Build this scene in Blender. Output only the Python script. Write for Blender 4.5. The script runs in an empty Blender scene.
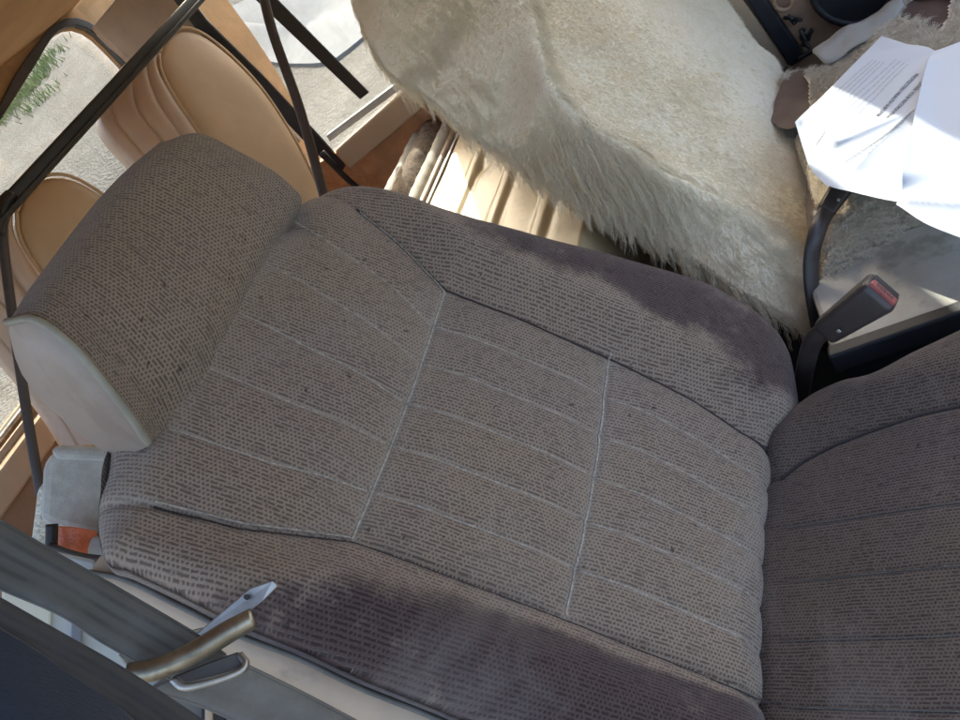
import bpy, math, random
import numpy as np
from mathutils import Vector
random.seed(4); rng = np.random.default_rng(4)
sc = bpy.context.scene; C = sc.collection

# ---------------------------------------------------------------- frames
F = 720.0
Yc = np.array([.234, .762, -.603]); Yc /= np.linalg.norm(Yc)
Lc = np.array([.93, -.36, -.09]); Lc -= Lc.dot(Yc)*Yc; Lc /= np.linalg.norm(Lc)
Nc = np.cross(Lc, Yc)
TH = math.radians(36); s_, c_ = math.sin(TH), math.cos(TH)
A = np.stack([s_*Lc + c_*Nc, Yc, -c_*Lc + s_*Nc], 0)      # camera -> world (x forward, y far side, z up)
CAM = np.array([0, 0, 1.25])
Lw, Nw, Yw = A @ Lc, A @ Nc, np.array([0, 1.0, 0])
def ray(px, py): return A @ np.array([px-480, 360-py, -F])/F
def W(px, py, d): return CAM + d*ray(px, py)
S0 = W(480, 400, .68)
def onp(p, n, o):                      # view ray through a photo point met with a real plane
    r = ray(*p); n = np.asarray(n, float); return CAM + r*(((np.asarray(o)-CAM) @ n)/(r @ n))
EX, EY, EZ = np.eye(3)
def onx(p, x): return onp(p, EX, (x, 0, 0))
def ony(p, y): return onp(p, EY, (0, y, 0))
def onz(p, z): return onp(p, EZ, (0, 0, z))
def seatp(l, y, n=0): return S0 + l*Lw + y*Yw + n*Nw
def toseat(P): q = np.asarray(P)-S0; return np.array([q @ Lw, q[1], q @ Nw])
def onseat(p, h=0): return onp(p, Nw, S0 + h*Nw)

# ---------------------------------------------------------------- scene helpers
def tag(o, label=None, cat=None, group=None, kind=None):
    if label: o['label'] = label
    if cat: o['category'] = cat
    if group: o['group'] = group
    if kind: o['kind'] = kind
    return o
def thing(name, label, cat, loc, group=None):
    o = bpy.data.objects.new(name, None); C.objects.link(o); o.location = loc; o.empty_display_size = .05
    return tag(o, label, cat, group)
def wl(o):
    v = Vector((0, 0, 0))
    while o: v += o.location; o = o.parent
    return v
def mesh(name, V, Fa, mat, parent=None, smooth=True, uv=None, attr=None, loc=None):
    me = bpy.data.meshes.new(name); V = np.asarray(V, float)
    base = np.array(wl(parent)) if parent else np.zeros(3)
    loc = np.zeros(3) if loc is None else np.asarray(loc, float)
    me.from_pydata((V - base - loc).tolist(), [], Fa)
    if uv is not None:
        ul = me.uv_layers.new(name='UVMap'); idx = np.zeros(len(me.loops), int); me.loops.foreach_get('vertex_index', idx)
        ul.data.foreach_set('uv', np.asarray(uv)[idx].ravel())
    if attr:
        for k, a in attr.items():
            at = me.attributes.new(k, 'FLOAT', 'POINT'); at.data.foreach_set('value', np.asarray(a, float))
    me.polygons.foreach_set('use_smooth', [smooth]*len(me.polygons))
    me.materials.append(mat); me.update()
    o = bpy.data.objects.new(name, me); C.objects.link(o)
    o.parent = parent; o.location = loc
    return o
def bevel(o, w, seg=3):
    m = o.modifiers.new('bevel', 'BEVEL'); m.width = w; m.segments = seg; m.limit_method = 'ANGLE'; m.angle_limit = math.radians(35)
    m.harden_normals = False
    return o
def slab(name, P, n, th, mat, parent=None, bev=.002):
    """polygon P (3D, planar) thickened by th along -n"""
    P = np.asarray(P); n = np.asarray(n, float)/np.linalg.norm(n); k = len(P)
    V = np.vstack([P, P - n*th])
    fr = list(range(k)); bk = [k+i for i in range(k)][::-1]
    cr = np.zeros(3)
    for i in range(k): cr += np.cross(P[i], P[(i+1) % k])
    Fa = [fr, bk] + [[i, i+k, (i+1) % k + k, (i+1) % k] for i in range(k)]
    if cr @ n < 0: Fa = [f[::-1] for f in Fa]
    o = mesh(name, V, Fa, mat, parent, smooth=False)
    if bev: bevel(o, bev, 2)
    return o
def rs(P, n, sm=True):
    """resample polyline (smooth) to n points"""
    P = np.asarray(P, float)
    if sm and len(P) > 2:
        Q = []; E = np.vstack([2*P[0]-P[1], P, 2*P[-1]-P[-2]])
        for i in range(1, len(E)-2):
            for t in np.linspace(0, 1, 12, endpoint=False):
                a, b, c, d = E[i-1], E[i], E[i+1], E[i+2]
                Q.append(.5*((2*b)+(-a+c)*t+(2*a-5*b+4*c-d)*t*t+(-a+3*b-3*c+d)*t**3))
        Q.append(P[-1]); P = np.array(Q)
    s = np.r_[0, np.cumsum(np.linalg.norm(np.diff(P, axis=0), axis=1))]
    t = np.linspace(0, s[-1], n) if np.isscalar(n) else np.asarray(n)*s[-1]
    return np.stack([np.interp(t, s, P[:, k]) for k in range(P.shape[1])], 1)
def tube(name, P, r, mat, parent=None, seg=10, n=None, sm=True, flat=None, caps=True, wob=0):
    P = rs(P, n or max(8, 6*len(P)), sm); k = len(P)
    r = np.broadcast_to(r, k) if np.isscalar(r) else np.interp(np.linspace(0, 1, k), np.linspace(0, 1, len(r)), r)
    T = np.gradient(P, axis=0); T /= np.linalg.norm(T, axis=1)[:, None]
    up = np.array([0, 0, 1.0]) if abs(T[0][2]) < .9 else np.array([1.0, 0, 0])
    if flat is not None: up = np.asarray(flat[0], float)
    V = []
    for i in range(k):
        a = np.cross(T[i], up); a /= np.linalg.norm(a); b = np.cross(a, T[i])
        sx, sy = (1, 1) if flat is None else (flat[1], flat[2])
        for j in range(seg):
            th = 2*math.pi*j/seg; V.append(P[i] + r[i]*(sx*math.cos(th)*a + sy*math.sin(th)*b))
    V = np.array(V)
    if wob: V += rng.normal(0, wob, V.shape)
    Fa = [[i*seg+j, i*seg+(j+1) % seg, (i+1)*seg+(j+1) % seg, (i+1)*seg+j] for i in range(k-1) for j in range(seg)]
    if caps: Fa += [list(range(seg))[::-1], [(k-1)*seg+j for j in range(seg)]]
    return mesh(name, V, Fa, mat, parent)
def ease(n, k=.55):
    t = np.linspace(0, 1, n); return (1-k)*t + k*(1-np.cos(math.pi*t))/2
def coons(a, b, c, d, nu, nv, k=.55):
    """a: v=0 curve, b: v=1 curve (along u); c: u=0 curve, d: u=1 curve (along v)."""
    u, v = ease(nu, k), ease(nv, k)
    a, b, c, d = rs(a, u), rs(b, u), rs(c, v), rs(d, v)
    U, V = u[:, None, None], v[None, :, None]
    return (1-V)*a[:, None] + V*b[:, None] + (1-U)*c[None] + U*d[None] - \
        ((1-U)*(1-V)*a[0] + U*(1-V)*a[-1] + (1-U)*V*b[0] + U*V*b[-1])
def gridf(nu, nv, off=0): return [[off+i*nv+j, off+(i+1)*nv+j, off+(i+1)*nv+j+1, off+i*nv+j+1] for i in range(nu-1) for j in range(nv-1)]
def edist(G):
    """distance of every grid point to the grid's border"""
    B = np.vstack([G[0], G[-1], G[:, 0], G[:, -1]])[:, :2]; P = G.reshape(-1, G.shape[-1])[:, :2]
    out = np.empty(len(P))
    for i in range(0, len(P), 4000):
        out[i:i+4000] = np.sqrt(((P[i:i+4000, None]-B[None])**2).sum(-1)).min(1)
    return out.reshape(G.shape[:2])
def pad(name, org, ax, ay, an, near, far, c, d, nu, nv, mat, parent, hf, R=.05, skirt=.1, attrf=None, k=.55, uvs=1):
    G = coons(near, far, c, d, nu, nv, k); de = edist(G)
    drop = np.where(de < R, R-np.sqrt(np.maximum(0, R*R-(R-np.minimum(de, R))**2)), 0)
    a, b = G[..., 0], G[..., 1]
    H = hf(a, b, de) - drop
    P = org + a[..., None]*ax + b[..., None]*ay + H[..., None]*an
    V = P.reshape(-1, 3); Fa = gridf(nu, nv)
    uv = np.stack([a, b], -1).reshape(-1, 2)
    at = {k_: f.reshape(-1) for k_, f in (attrf(a, b, de) if attrf else {}).items()}
    ring = [i*nv for i in range(nu)] + [(nu-1)*nv+j for j in range(1, nv)] + [i*nv+nv-1 for i in range(nu-2, -1, -1)] + [j for j in range(nv-2, 0, -1)]
    if skirt:
        cen = V.mean(0); prev = ring; m = len(ring); rv = V[ring]
        for s in np.linspace(0, 1, 8)[1:]:
            inw = (cen-rv); inw -= (inw @ an)[:, None]*an; inw /= np.linalg.norm(inw, axis=1)[:, None]
            nvv = rv - an*skirt*s + inw*.02*s*s
            off = len(V); V = np.vstack([V, nvv]); uv = np.vstack([uv, uv[ring]-[0, 1]*(np.sign(uv[ring][:, 1:]-uv[:, 1].mean())*-1*skirt*s)])
            for q in at: at[q] = np.r_[at[q], at[q][ring]]
            cur = list(range(off, off+m))
            Fa += [[prev[i], cur[i], cur[(i+1) % m], prev[(i+1) % m]][::-1] for i in range(m)]
            prev = cur
        Fa.append(prev)
    o = mesh(name, V, Fa, mat, parent, uv=uv*uvs, attr=at)
    # orientation: want normals along +an
    n0 = np.array(o.data.polygons[len(gridf(nu, nv))//2].normal)
    if n0 @ an < 0: o.data.flip_normals()
    return o
def sst(x, a, b): t = np.clip((x-a)/(b-a), 0, 1); return t*t*(3-2*t)
def interp(xs, ys): return lambda x: np.interp(x, xs, ys)
def vnoise(x, y, f, seed=0):
    """smooth value noise"""
    r = np.random.default_rng(seed); T = r.random((64, 64)); X, Y = x*f+31.7, y*f+17.3
    xi, yi = np.floor(X).astype(int), np.floor(Y).astype(int); fx, fy = X-xi, Y-yi
    fx, fy = fx*fx*(3-2*fx), fy*fy*(3-2*fy); g = lambda i, j: T[i % 64, j % 64]
    return (g(xi, yi)*(1-fx)+g(xi+1, yi)*fx)*(1-fy) + (g(xi, yi+1)*(1-fx)+g(xi+1, yi+1)*fx)*fy - .5

# ---------------------------------------------------------------- materials
class NT:
    def __init__(s, name):
        s.m = bpy.data.materials.new(name); s.m.use_nodes = True; s.t = s.m.node_tree; s.n = s.t.nodes; s.n.clear()
        s.out = s.n.new('ShaderNodeOutputMaterial'); s.b = s.n.new('ShaderNodeBsdfPrincipled'); s.t.links.new(s.b.outputs[0], s.out.inputs[0])
    def L(s, a, b):
        if isinstance(a, (int, float)): b.default_value = a
        elif isinstance(a, tuple): b.default_value = a if len(a) == len(b.default_value) else (*a, 1)
        else: s.t.links.new(a, b)
    def math(s, op, a, b=0, c=0, clamp=False):
        n = s.n.new('ShaderNodeMath'); n.operation = op; n.use_clamp = clamp
        s.L(a, n.inputs[0]); s.L(b, n.inputs[1]); s.L(c, n.inputs[2]); return n.outputs[0]
    def noise(s, vec, scale, detail=4, rough=.6, dist=0):
        n = s.n.new('ShaderNodeTexNoise'); n.inputs['Scale'].default_value = scale; n.inputs['Detail'].default_value = detail
        n.inputs['Roughness'].default_value = rough; n.inputs['Distortion'].default_value = dist
        if vec is not None: s.L(vec, n.inputs['Vector'])
        return n.outputs[0]
    def wn(s, x, y):
        n = s.n.new('ShaderNodeTexWhiteNoise'); n.noise_dimensions = '2D'; c = s.n.new('ShaderNodeCombineXYZ')
        s.L(x, c.inputs[0]); s.L(y, c.inputs[1]); s.L(c.outputs[0], n.inputs[0]); return n.outputs[0]
    def mix(s, f, a, b, bt='MIX'):
        n = s.n.new('ShaderNodeMix'); n.data_type = 'RGBA'; n.blend_type = bt; s.L(f, n.inputs[0]); s.L(a, n.inputs[6]); s.L(b, n.inputs[7]); return n.outputs[2]
    def ramp(s, f, lo, hi): 
        n = s.n.new('ShaderNodeMapRange'); n.interpolation_type = 'SMOOTHSTEP'; s.L(f, n.inputs[0]); n.inputs[1].default_value = lo; n.inputs[2].default_value = hi; return n.outputs[0]
    def co(s, k='Object'): return s.n.new('ShaderNodeTexCoord').outputs[k]
    def scale(s, v, sc): n = s.n.new('ShaderNodeMapping'); n.inputs[3].default_value = sc; s.L(v, n.inputs[0]); return n.outputs[0]
    def bump(s, h, st, dist=.001):
        n = s.n.new('ShaderNodeBump'); n.inputs['Strength'].default_value = st; n.inputs['Distance'].default_value = dist
        s.L(h, n.inputs['Height']); s.L(n.outputs[0], s.b.inputs['Normal'])
    def set(s, **k):
        M = dict(col='Base Color', rough='Roughness', metal='Metallic', spec='Specular IOR Level', sheen='Sheen Weight', sr='Sheen Roughness', sub='Subsurface Weight', trans='Transmission Weight', coat='Coat Weight')
        for a, v in k.items(): s.L(v, s.b.inputs[M[a]])
        return s
def plain(name, col, rough=.6, metal=0, var=.15, nscale=8, bscale=0, bst=.3, bdist=.001, spec=.5, sheen=0, dirt=None):
    t = NT(name); o = t.co(); n = t.noise(o, nscale, 5, .65)
    dark = tuple(c*(1-var) for c in col); lite = tuple(min(1, c*(1+var)) for c in col)
    c = t.mix(t.ramp(n, .3, .7), dark, lite)
    if dirt: c = t.mix(t.math('MULTIPLY', t.ramp(t.noise(o, dirt[1], 6, .7), dirt[2], dirt[2]+.15), dirt[3]), c, dirt[0])
    t.set(col=c, rough=rough, metal=metal, spec=spec, sheen=sheen)
    if bscale: t.bump(t.noise(o, bscale, 4, .6), bst, bdist)
    return t.m

def fabric(name, period=.0034, lite=(.318, .250, .205), dark=(.108, .080, .067), pile=(.048, .032, .031), dashes=.72, panel=False):
    t = NT(name); uv = t.co('UV'); sp = t.n.new('ShaderNodeSeparateXYZ'); t.L(uv, sp.inputs[0]); u, v = sp.outputs[0], sp.outputs[1]
    wob = t.math('MULTIPLY', t.math('SUBTRACT', t.noise(uv, 14, 2), .5), .004)
    fine = t.math('MULTIPLY', t.math('SUBTRACT', t.noise(uv, 300, 2), .5), .0016)
    v2 = t.math('ADD', t.math('ADD', v, wob), fine)
    r = t.math('DIVIDE', v2, period); row = t.math('FLOOR', r); fr = t.math('FRACT', r)
    rib = t.math('ABSOLUTE', t.math('SUBTRACT', t.math('MULTIPLY', fr, 2), 1))          # 1 at row edge, 0 centre
    ribl = t.ramp(rib, .95, .25)
    u2 = t.math('ADD', u, t.math('MULTIPLY', t.math('SUBTRACT', t.noise(uv, 420, 1), .5), .0025))
    st = t.math('ADD', t.math('DIVIDE', u2, period*1.05), t.math('MULTIPLY', t.math('MODULO', row, 2), .5)); f2 = t.math('FRACT', st)
    stl = t.ramp(t.math('ABSOLUTE', t.math('SUBTRACT', t.math('MULTIPLY', f2, 2), 1)), .98, .45)
    # light mortar-like threads round dark floats; links between rows appear at random
    cell = t.math('FLOOR', st); rnd = t.wn(cell, row)
    prob = t.math('ADD', dashes, t.math('MULTIPLY', t.math('SUBTRACT', t.noise(uv, 11, 4), .5), 1.1))
    link = t.math('MULTIPLY', t.ramp(t.math('ABSOLUTE', t.math('SUBTRACT', t.math('MULTIPLY', f2, 2), 1)), .62, .30), t.math('LESS_THAN', rnd, prob))
    thread = t.math('MULTIPLY', t.ramp(rib, .22, .70), t.math('ADD', .72, t.math('MULTIPLY', stl, .28)))
    base = t.math('MAXIMUM', thread, t.math('MULTIPLY', link, .88))
    dash = t.math('GREATER_THAN', t.wn(t.math('FLOOR', t.math('DIVIDE', st, 3)), t.math('ADD', row, .5)), .93)
    base = t.math('MULTIPLY', base, t.math('SUBTRACT', 1, t.math('MULTIPLY', dash, .35)))
    base = t.math('ADD', .10, t.math('MULTIPLY', base, .90))
    yarn = t.noise(uv, 900, 3, .7); base = t.math('MULTIPLY', base, t.math('ADD', .62, t.math('MULTIPLY', yarn, .76)))
    at = t.n.new('ShaderNodeAttribute'); at.attribute_name = 'wear'
    big = t.math('SUBTRACT', t.noise(uv, 7, 5, .7), .5)
    w = t.math('ADD', at.outputs['Fac'], t.math('MULTIPLY', big, .9), clamp=True)     # 0 = deep fresh pile, 1 = worn pale
    w = t.math('ADD', w, t.math('MULTIPLY', t.math('SUBTRACT', t.noise(uv, 45, 4, .75), .5), .45), clamp=True)
    patchy = t.ramp(t.noise(uv, 60, 4, .8, 1.5), .42, .60)
    full = t.math('MULTIPLY', t.ramp(w, .02, .42), 1)
    full = t.math('MAXIMUM', full, t.math('MULTIPLY', t.ramp(w, 0.0, .2), t.math('MULTIPLY', patchy, .6)))
    lc = t.mix(t.ramp(t.noise(uv, 5, 4), .35, .65), lite, tuple(x*y for x, y in zip(lite, (1.06, 1.04, .93))))
    c1 = t.mix(t.math('MULTIPLY', base, 1.0, clamp=True), dark, lc)
    c2 = t.mix(t.math('MULTIPLY', base, .70), tuple(x*.75 for x in pile), tuple(min(1, x*2.6) for x in pile))
    c = t.mix(full, c2, c1)
    # small dark dots / crumbs and a few rusty stains
    spots = t.ramp(t.noise(uv, 95, 2, .5), .705, .74); c = t.mix(t.math('MULTIPLY', spots, .7), c, (.03, .02, .02))
    st2 = t.ramp(t.noise(uv, 4.3, 5, .75), .60, .75); c = t.mix(t.math('MULTIPLY', st2, .35), c, (.085, .045, .035))
    dust = t.ramp(t.noise(t.scale(uv, (1, .6, 1)), 5.2, 6, .75, .8), .48, .72); c = t.mix(t.math('MULTIPLY', dust, .22), c, (.36, .33, .30))
    lint = t.ramp(t.noise(t.scale(uv, (1, .35, 1)), 260, 2, .5), .74, .78); c = t.mix(t.math('MULTIPLY', lint, .5), c, (.42, .38, .34))
    ap = t.n.new('ShaderNodeAttribute'); ap.attribute_name = 'pale'
    c = t.mix(t.math('MULTIPLY', ap.outputs['Fac'], t.math('ADD', .35, t.math('MULTIPLY', t.noise(uv, 120, 3), .6)), clamp=True), c, (.46, .41, .35))
    t.set(col=c, rough=.95, spec=.12, sheen=.22, sr=.4); t.b.inputs['Sheen Tint'].default_value = (.92, .95, 1, 1)
    t.bump(t.math('ADD', base, t.math('MULTIPLY', yarn, .4)), .75, .0011)
    return t.m

M = {}
M['fab'] = fabric('knit_seat_fabric')
M['fabh'] = fabric('knit_headrest_fabric', .0036, (.325, .260, .205), (.105, .080, .063), (.07, .052, .046), .78)
M['fabc'] = fabric('pile_cushion_fabric', .0030, (.14, .108, .092), (.048, .036, .031), (.044, .032, .029), .7)
M['stitch'] = plain('pale_stitch_thread', (.40, .36, .31), .9, var=.35, nscale=300)
M['seamd'] = plain('dark_seam', (.045, .034, .034), .9, nscale=120, sheen=.1)
M['piping'] = plain('grey_green_piping', (.27, .26, .21), .5, var=.12, nscale=30)
M['pipeb'] = plain('grey_piping', (.12, .115, .105), .6, var=.2, nscale=30)
M['vinylg'] = plain('pale_grey_vinyl', (.32, .265, .225), .42, var=.07, nscale=14, bscale=260, bst=.25, bdist=.0004, dirt=((.20, .155, .13), 7, .48, .55))
M['vinylp'] = plain('pinkish_vinyl_trim', (.44, .33, .235), .45, var=.10, nscale=11, bscale=300, bst=.2, bdist=.0004, dirt=((.2, .15, .11), 14, .55, .5))
M['tan'] = plain('tan_vinyl', (.55, .38, .225), .55, var=.08, nscale=5, bscale=420, bst=.25, bdist=.0004, dirt=((.28, .16, .08), 7, .58, .4))
M['tanp'] = plain('pinkish_tan_vinyl', (.52, .385, .285), .55, var=.10, nscale=6, bscale=400, bst=.25, bdist=.0004, dirt=((.24, .15, .1), 8, .55, .45))
M['head'] = plain('tan_headliner', (.50, .31, .15), .9, var=.09, nscale=4, bscale=500, bst=.3, bdist=.0006, dirt=((.3, .18, .09), 3, .55, .4))
M['ledge'] = plain('tan_plastic_ledge', (.50, .37, .25), .5, var=.08, nscale=7, bscale=200, bst=.15, bdist=.0004)
M['orange'] = plain('bare_hardboard', (.58, .30, .14), .8, var=.22, nscale=9, bscale=90, bst=.5, bdist=.001, dirt=((.34, .12, .045), 5, .52, .6))
M['brown'] = plain('brown_trim', (.33, .21, .135), .65, var=.14, nscale=6, bscale=120, bst=.3, bdist=.0008, dirt=((.20, .125, .08), 6, .52, .5))
M['brownv'] = plain('worn_brown_vinyl', (.13, .085, .07), .55, var=.18, nscale=12, bscale=160, bst=.3, bdist=.0006, dirt=((.22, .15, .11), 16, .58, .5))
M['metalt'] = plain('cream_painted_steel', (.58, .47, .28), .42, var=.09, nscale=6, bscale=14, bst=.35, bdist=.006, dirt=((.22, .15, .08), 11, .56, .7))
M['steel'] = plain('zinc_steel', (.46, .455, .43), .48, 1, var=.18, nscale=40, bscale=90, bst=.2, bdist=.0005, dirt=((.12, .1, .09), 26, .54, .8))
M['brass'] = plain('worn_bronze', (.33, .29, .22), .38, .9, var=.35, nscale=30, bscale=60, bst=.3, bdist=.0006, dirt=((.05, .04, .03), 18, .5, .9))
M['black'] = plain('black_rubber', (.022, .021, .022), .5, var=.25, nscale=20, dirt=((.13, .10, .06), 60, .66, .6))
M['blackp'] = plain('black_painted_bar', (.026, .025, .024), .38, var=.25, nscale=14, dirt=((.20, .17, .10), 36, .63, .7))
M['dark'] = plain('dark_grey_gasket', (.065, .062, .062), .5, var=.2, nscale=16)
M['tube'] = plain('dark_tube_paint', (.070, .058, .055), .45, var=.2, nscale=20, dirt=((.14, .11, .09), 40, .58, .5))
M['plast'] = plain('dark_brown_plastic', (.045, .036, .034), .38, var=.15, nscale=25, bscale=500, bst=.2, bdist=.0003, dirt=((.12, .1, .09), 50, .62, .5))
M['red'] = plain('faded_red_button', (.30, .075, .065), .45, var=.2, nscale=60)
M['carpet'] = plain('grey_trim_carpet', (.62, .62, .57), .98, var=.12, nscale=60, bscale=900, bst=.9, bdist=.002, sheen=.2, dirt=((.45, .45, .40), 12, .5, .5))
M['carpetw'] = plain('white_felt', (.66, .65, .58), .98, var=.1, nscale=70, bscale=500, bst=.7, bdist=.002)
M['roll'] = plain('grey_brown_pile_roll', (.27, .22, .175), .98, var=.35, nscale=90, bscale=260, bst=1, bdist=.006)
M['cream'] = plain('cream_plastic', (.70, .68, .56), .5, var=.05, nscale=6)
M['pale'] = plain('pale_grey_plastic', (.50, .52, .51), .5, var=.1, nscale=12, bscale=80, bst=.2)
M['console'] = plain('console_vinyl', (.47, .445, .385), .5, var=.10, nscale=22, bscale=240, bst=.3, bdist=.0005, dirt=((.24, .22, .17), 18, .5, .6))
M['navy'] = plain('dark_blue_side', (.020, .022, .027), .5, var=.2, nscale=10)
M['floor'] = plain('dark_floor_carpet', (.012, .011, .011), .95, var=.3, nscale=40, bscale=200, bst=.5, dirt=((.10, .04, .02), 9, .62, .7))
M['redp'] = plain('orange_red_plastic_bag', (.95, .24, .12), .3, var=.25, nscale=25, bscale=30, bst=.8, bdist=.01)
M['shell'] = plain('body_paint', (.28, .26, .22), .4)

def web(name, col):
    t = NT(name); uv = t.co('UV'); w = t.n.new('ShaderNodeTexWave'); w.inputs['Scale'].default_value = 1; w.bands_direction = 'X'
    t.L(t.scale(uv, (900, 260, 1)), w.inputs[0]); sp = t.n.new('ShaderNodeSeparateXYZ'); t.L(uv, sp.inputs[0])
    band = t.ramp(t.math('ABSOLUTE', t.math('SINE', t.math('MULTIPLY', sp.outputs[1], 330))), .2, .9)
    c = t.mix(t.math('MULTIPLY', band, .8), tuple(x*.72 for x in col), tuple(x*1.25 for x in col))
    c = t.mix(t.ramp(t.noise(t.co(), 25, 4), .4, .7), c, tuple(x*1.3 for x in col))
    t.set(col=c, rough=.7, sheen=.3); t.bump(w.outputs[1], .3, .0004); return t.m
M['web'] = web('grey_webbing', (.085, .085, .080)); M['webd'] = web('dark_webbing', (.040, .038, .038))
def denimf():
    t = NT('denim'); o = t.co(); w = t.noise(t.scale(o, (900, 900, 300)), 1, 2); n = t.noise(o, 12, 4)
    c = t.mix(w, (.004, .009, .022), (.022, .036, .066)); c = t.mix(t.math('MULTIPLY', t.ramp(n, .4, .7), .6), c, (.022, .034, .06))
    t.set(col=c, rough=.9, sheen=.25); t.bump(w, .5, .001); return t.m
M['denim'] = denimf()
def furm(name, a, b, st):
    t = NT(name); o = t.co(); n = t.noise(o, 7, 5, .7); f = t.noise(o, 170, 3, .7)
    c = t.mix(t.ramp(n, .32, .68), a, b); c = t.mix(t.math('MULTIPLY', t.ramp(f, .45, .75), .3), c, st)
    t.set(col=c, rough=.85, spec=.25, sheen=.15, sub=0); t.bump(t.noise(o, 160, 4, .7), .7, .003); return t.m
M['fur'] = furm('sheepskin_long', (.86, .75, .55), (.92, .84, .66), (.60, .48, .31))
M['fleece'] = furm('sheepskin_fleece', (.66, .57, .44), (.86, .78, .64), (.34, .25, .16))
M['hide'] = plain('sheepskin_hide', (.36, .35, .32), .8, var=.1, nscale=12, bscale=80, bst=.4)
def paperm():
    t = NT('printer_paper'); t.set(col=(.56, .61, .68), rough=.7, sub=0); t.bump(t.noise(t.co(), 60, 3), .12, .002); return t.m
M['paper'] = paperm(); M['ink'] = plain('printer_ink', (.10, .11, .14), .7)
def glassm(name, tint, haze):
    t = NT(name); t.n.remove(t.b); tr = t.n.new('ShaderNodeBsdfTransparent'); tr.inputs[0].default_value = (*tint, 1)
    gl = t.n.new('ShaderNodeBsdfGlossy'); gl.inputs['Roughness'].default_value = .03; df = t.n.new('ShaderNodeBsdfDiffuse'); df.inputs[0].default_value = (.7, .68, .6, 1)
    m1 = t.n.new('ShaderNodeMixShader'); m1.inputs[0].default_value = .06; m2 = t.n.new('ShaderNodeMixShader')
    t.L(t.math('MULTIPLY', t.ramp(t.noise(t.co(), 14, 6, .75, 1), .35, .8), haze), m2.inputs[0])
    t.t.links.new(tr.outputs[0], m1.inputs[1]); t.t.links.new(gl.outputs[0], m1.inputs[2])
    t.t.links.new(m1.outputs[0], m2.inputs[1]); t.t.links.new(df.outputs[0], m2.inputs[2]); t.t.links.new(m2.outputs[0], t.out.inputs[0]); return t.m
M['glass'] = glassm('window_glass', (.93, .95, .94), .16)
def groundm():
    t = NT('dusty_gravel'); o = t.co(); n = t.noise(o, 1.6, 6, .7); f = t.noise(o, 22, 5, .8)
    c = t.mix(t.ramp(n, .35, .65), (.12, .118, .108), (.18, .178, .165)); c = t.mix(t.math('MULTIPLY', t.ramp(f, .4, .62), .75), c, (.09, .085, .075))
    v = t.n.new('ShaderNodeTexVoronoi'); v.inputs['Scale'].default_value = 26; t.L(o, v.inputs['Vector'])
    c = t.mix(t.math('MULTIPLY', t.ramp(v.outputs[0], .25, .05), .55), c, (.42, .41, .38))
    t.set(col=c, rough=.95, spec=.2); t.bump(t.math('ADD', f, v.outputs[0]), .8, .02); return t.m
M['ground'] = groundm()
M['conc'] = plain('pale_concrete', (.165, .18, .19), .9, var=.07, nscale=3, bscale=40, bst=.4, bdist=.004, dirt=((.24, .24, .22), 4, .55, .5))
M['grass'] = plain('grass_blades', (.14, .20, .045), .8, var=.35, nscale=8)

# ================================================================= DRIVER SEAT (the knit-covered one in the foreground)
fs = thing('front_seat', 'grey-brown knit fabric front seat with bolsters, seams and a vinyl-ended headrest', 'car seat', seatp(.33, 0, -.1))
pb_far = interp([-.30, -.2, -.13, -.069, .119, .22, .31, .36], [.205, .178, .15, .119, .112, .098, .072, .055])
pb_near = interp([-.30, -.15, -.065, .122, .36], [-.205, -.19, -.168, -.171, -.182])
CH = [.119-.048*k for k in range(1, 6)]
def chan(l): return [pb_far(l)+(pb_near(l)-pb_far(l))*k/6 for k in range(1, 6)]
def cs1(y): return -.067+.004*np.sin((y+.17)/.29*math.pi)
def cs2(y): return .120+.006*np.sin((y+.17)/.29*math.pi)
def h_back(l, y, de):
    f, n = pb_far(l), pb_near(l)
    b = .030*sst(y-f, 0, .05) + .030*sst(n-y, 0, .05)
    inside = (y < f) & (y > n); h = b
    fade = sst(l, -.30, -.05)
    h = h - .0055*np.exp(-((y-f)/.0035)**2)*(.3+.7*fade) - .0055*np.exp(-((y-n)/.0035)**2)
    for c in chan(l): h = h - inside*.0020*np.exp(-((y-c)/.0028)**2)
    w = np.minimum(sst(f-y, -.004, .012), sst(y-n, -.004, .012))
    for cs in (cs1, cs2): h = h - w*(.0045*np.exp(-((l-cs(y))/.0032)**2) + .007*np.exp(-((l-cs(y))/.028)**2))
    h = h + w*.004*np.sin(np.clip((f-y)/(f-n+1e-6), 0, 1)*6*math.pi)**2*.5
    h = h + .004*sst(-l, .067, .16) + .003*vnoise(l, y, 14, 1) + .0012*vnoise(l, y, 45, 2)
    # slight sideways pull creases near the fold
    h = h + .0018*np.sin(l*150+6*vnoise(l, y, 9, 5))*sst(l, .22, .33)*.5
    return h
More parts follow.
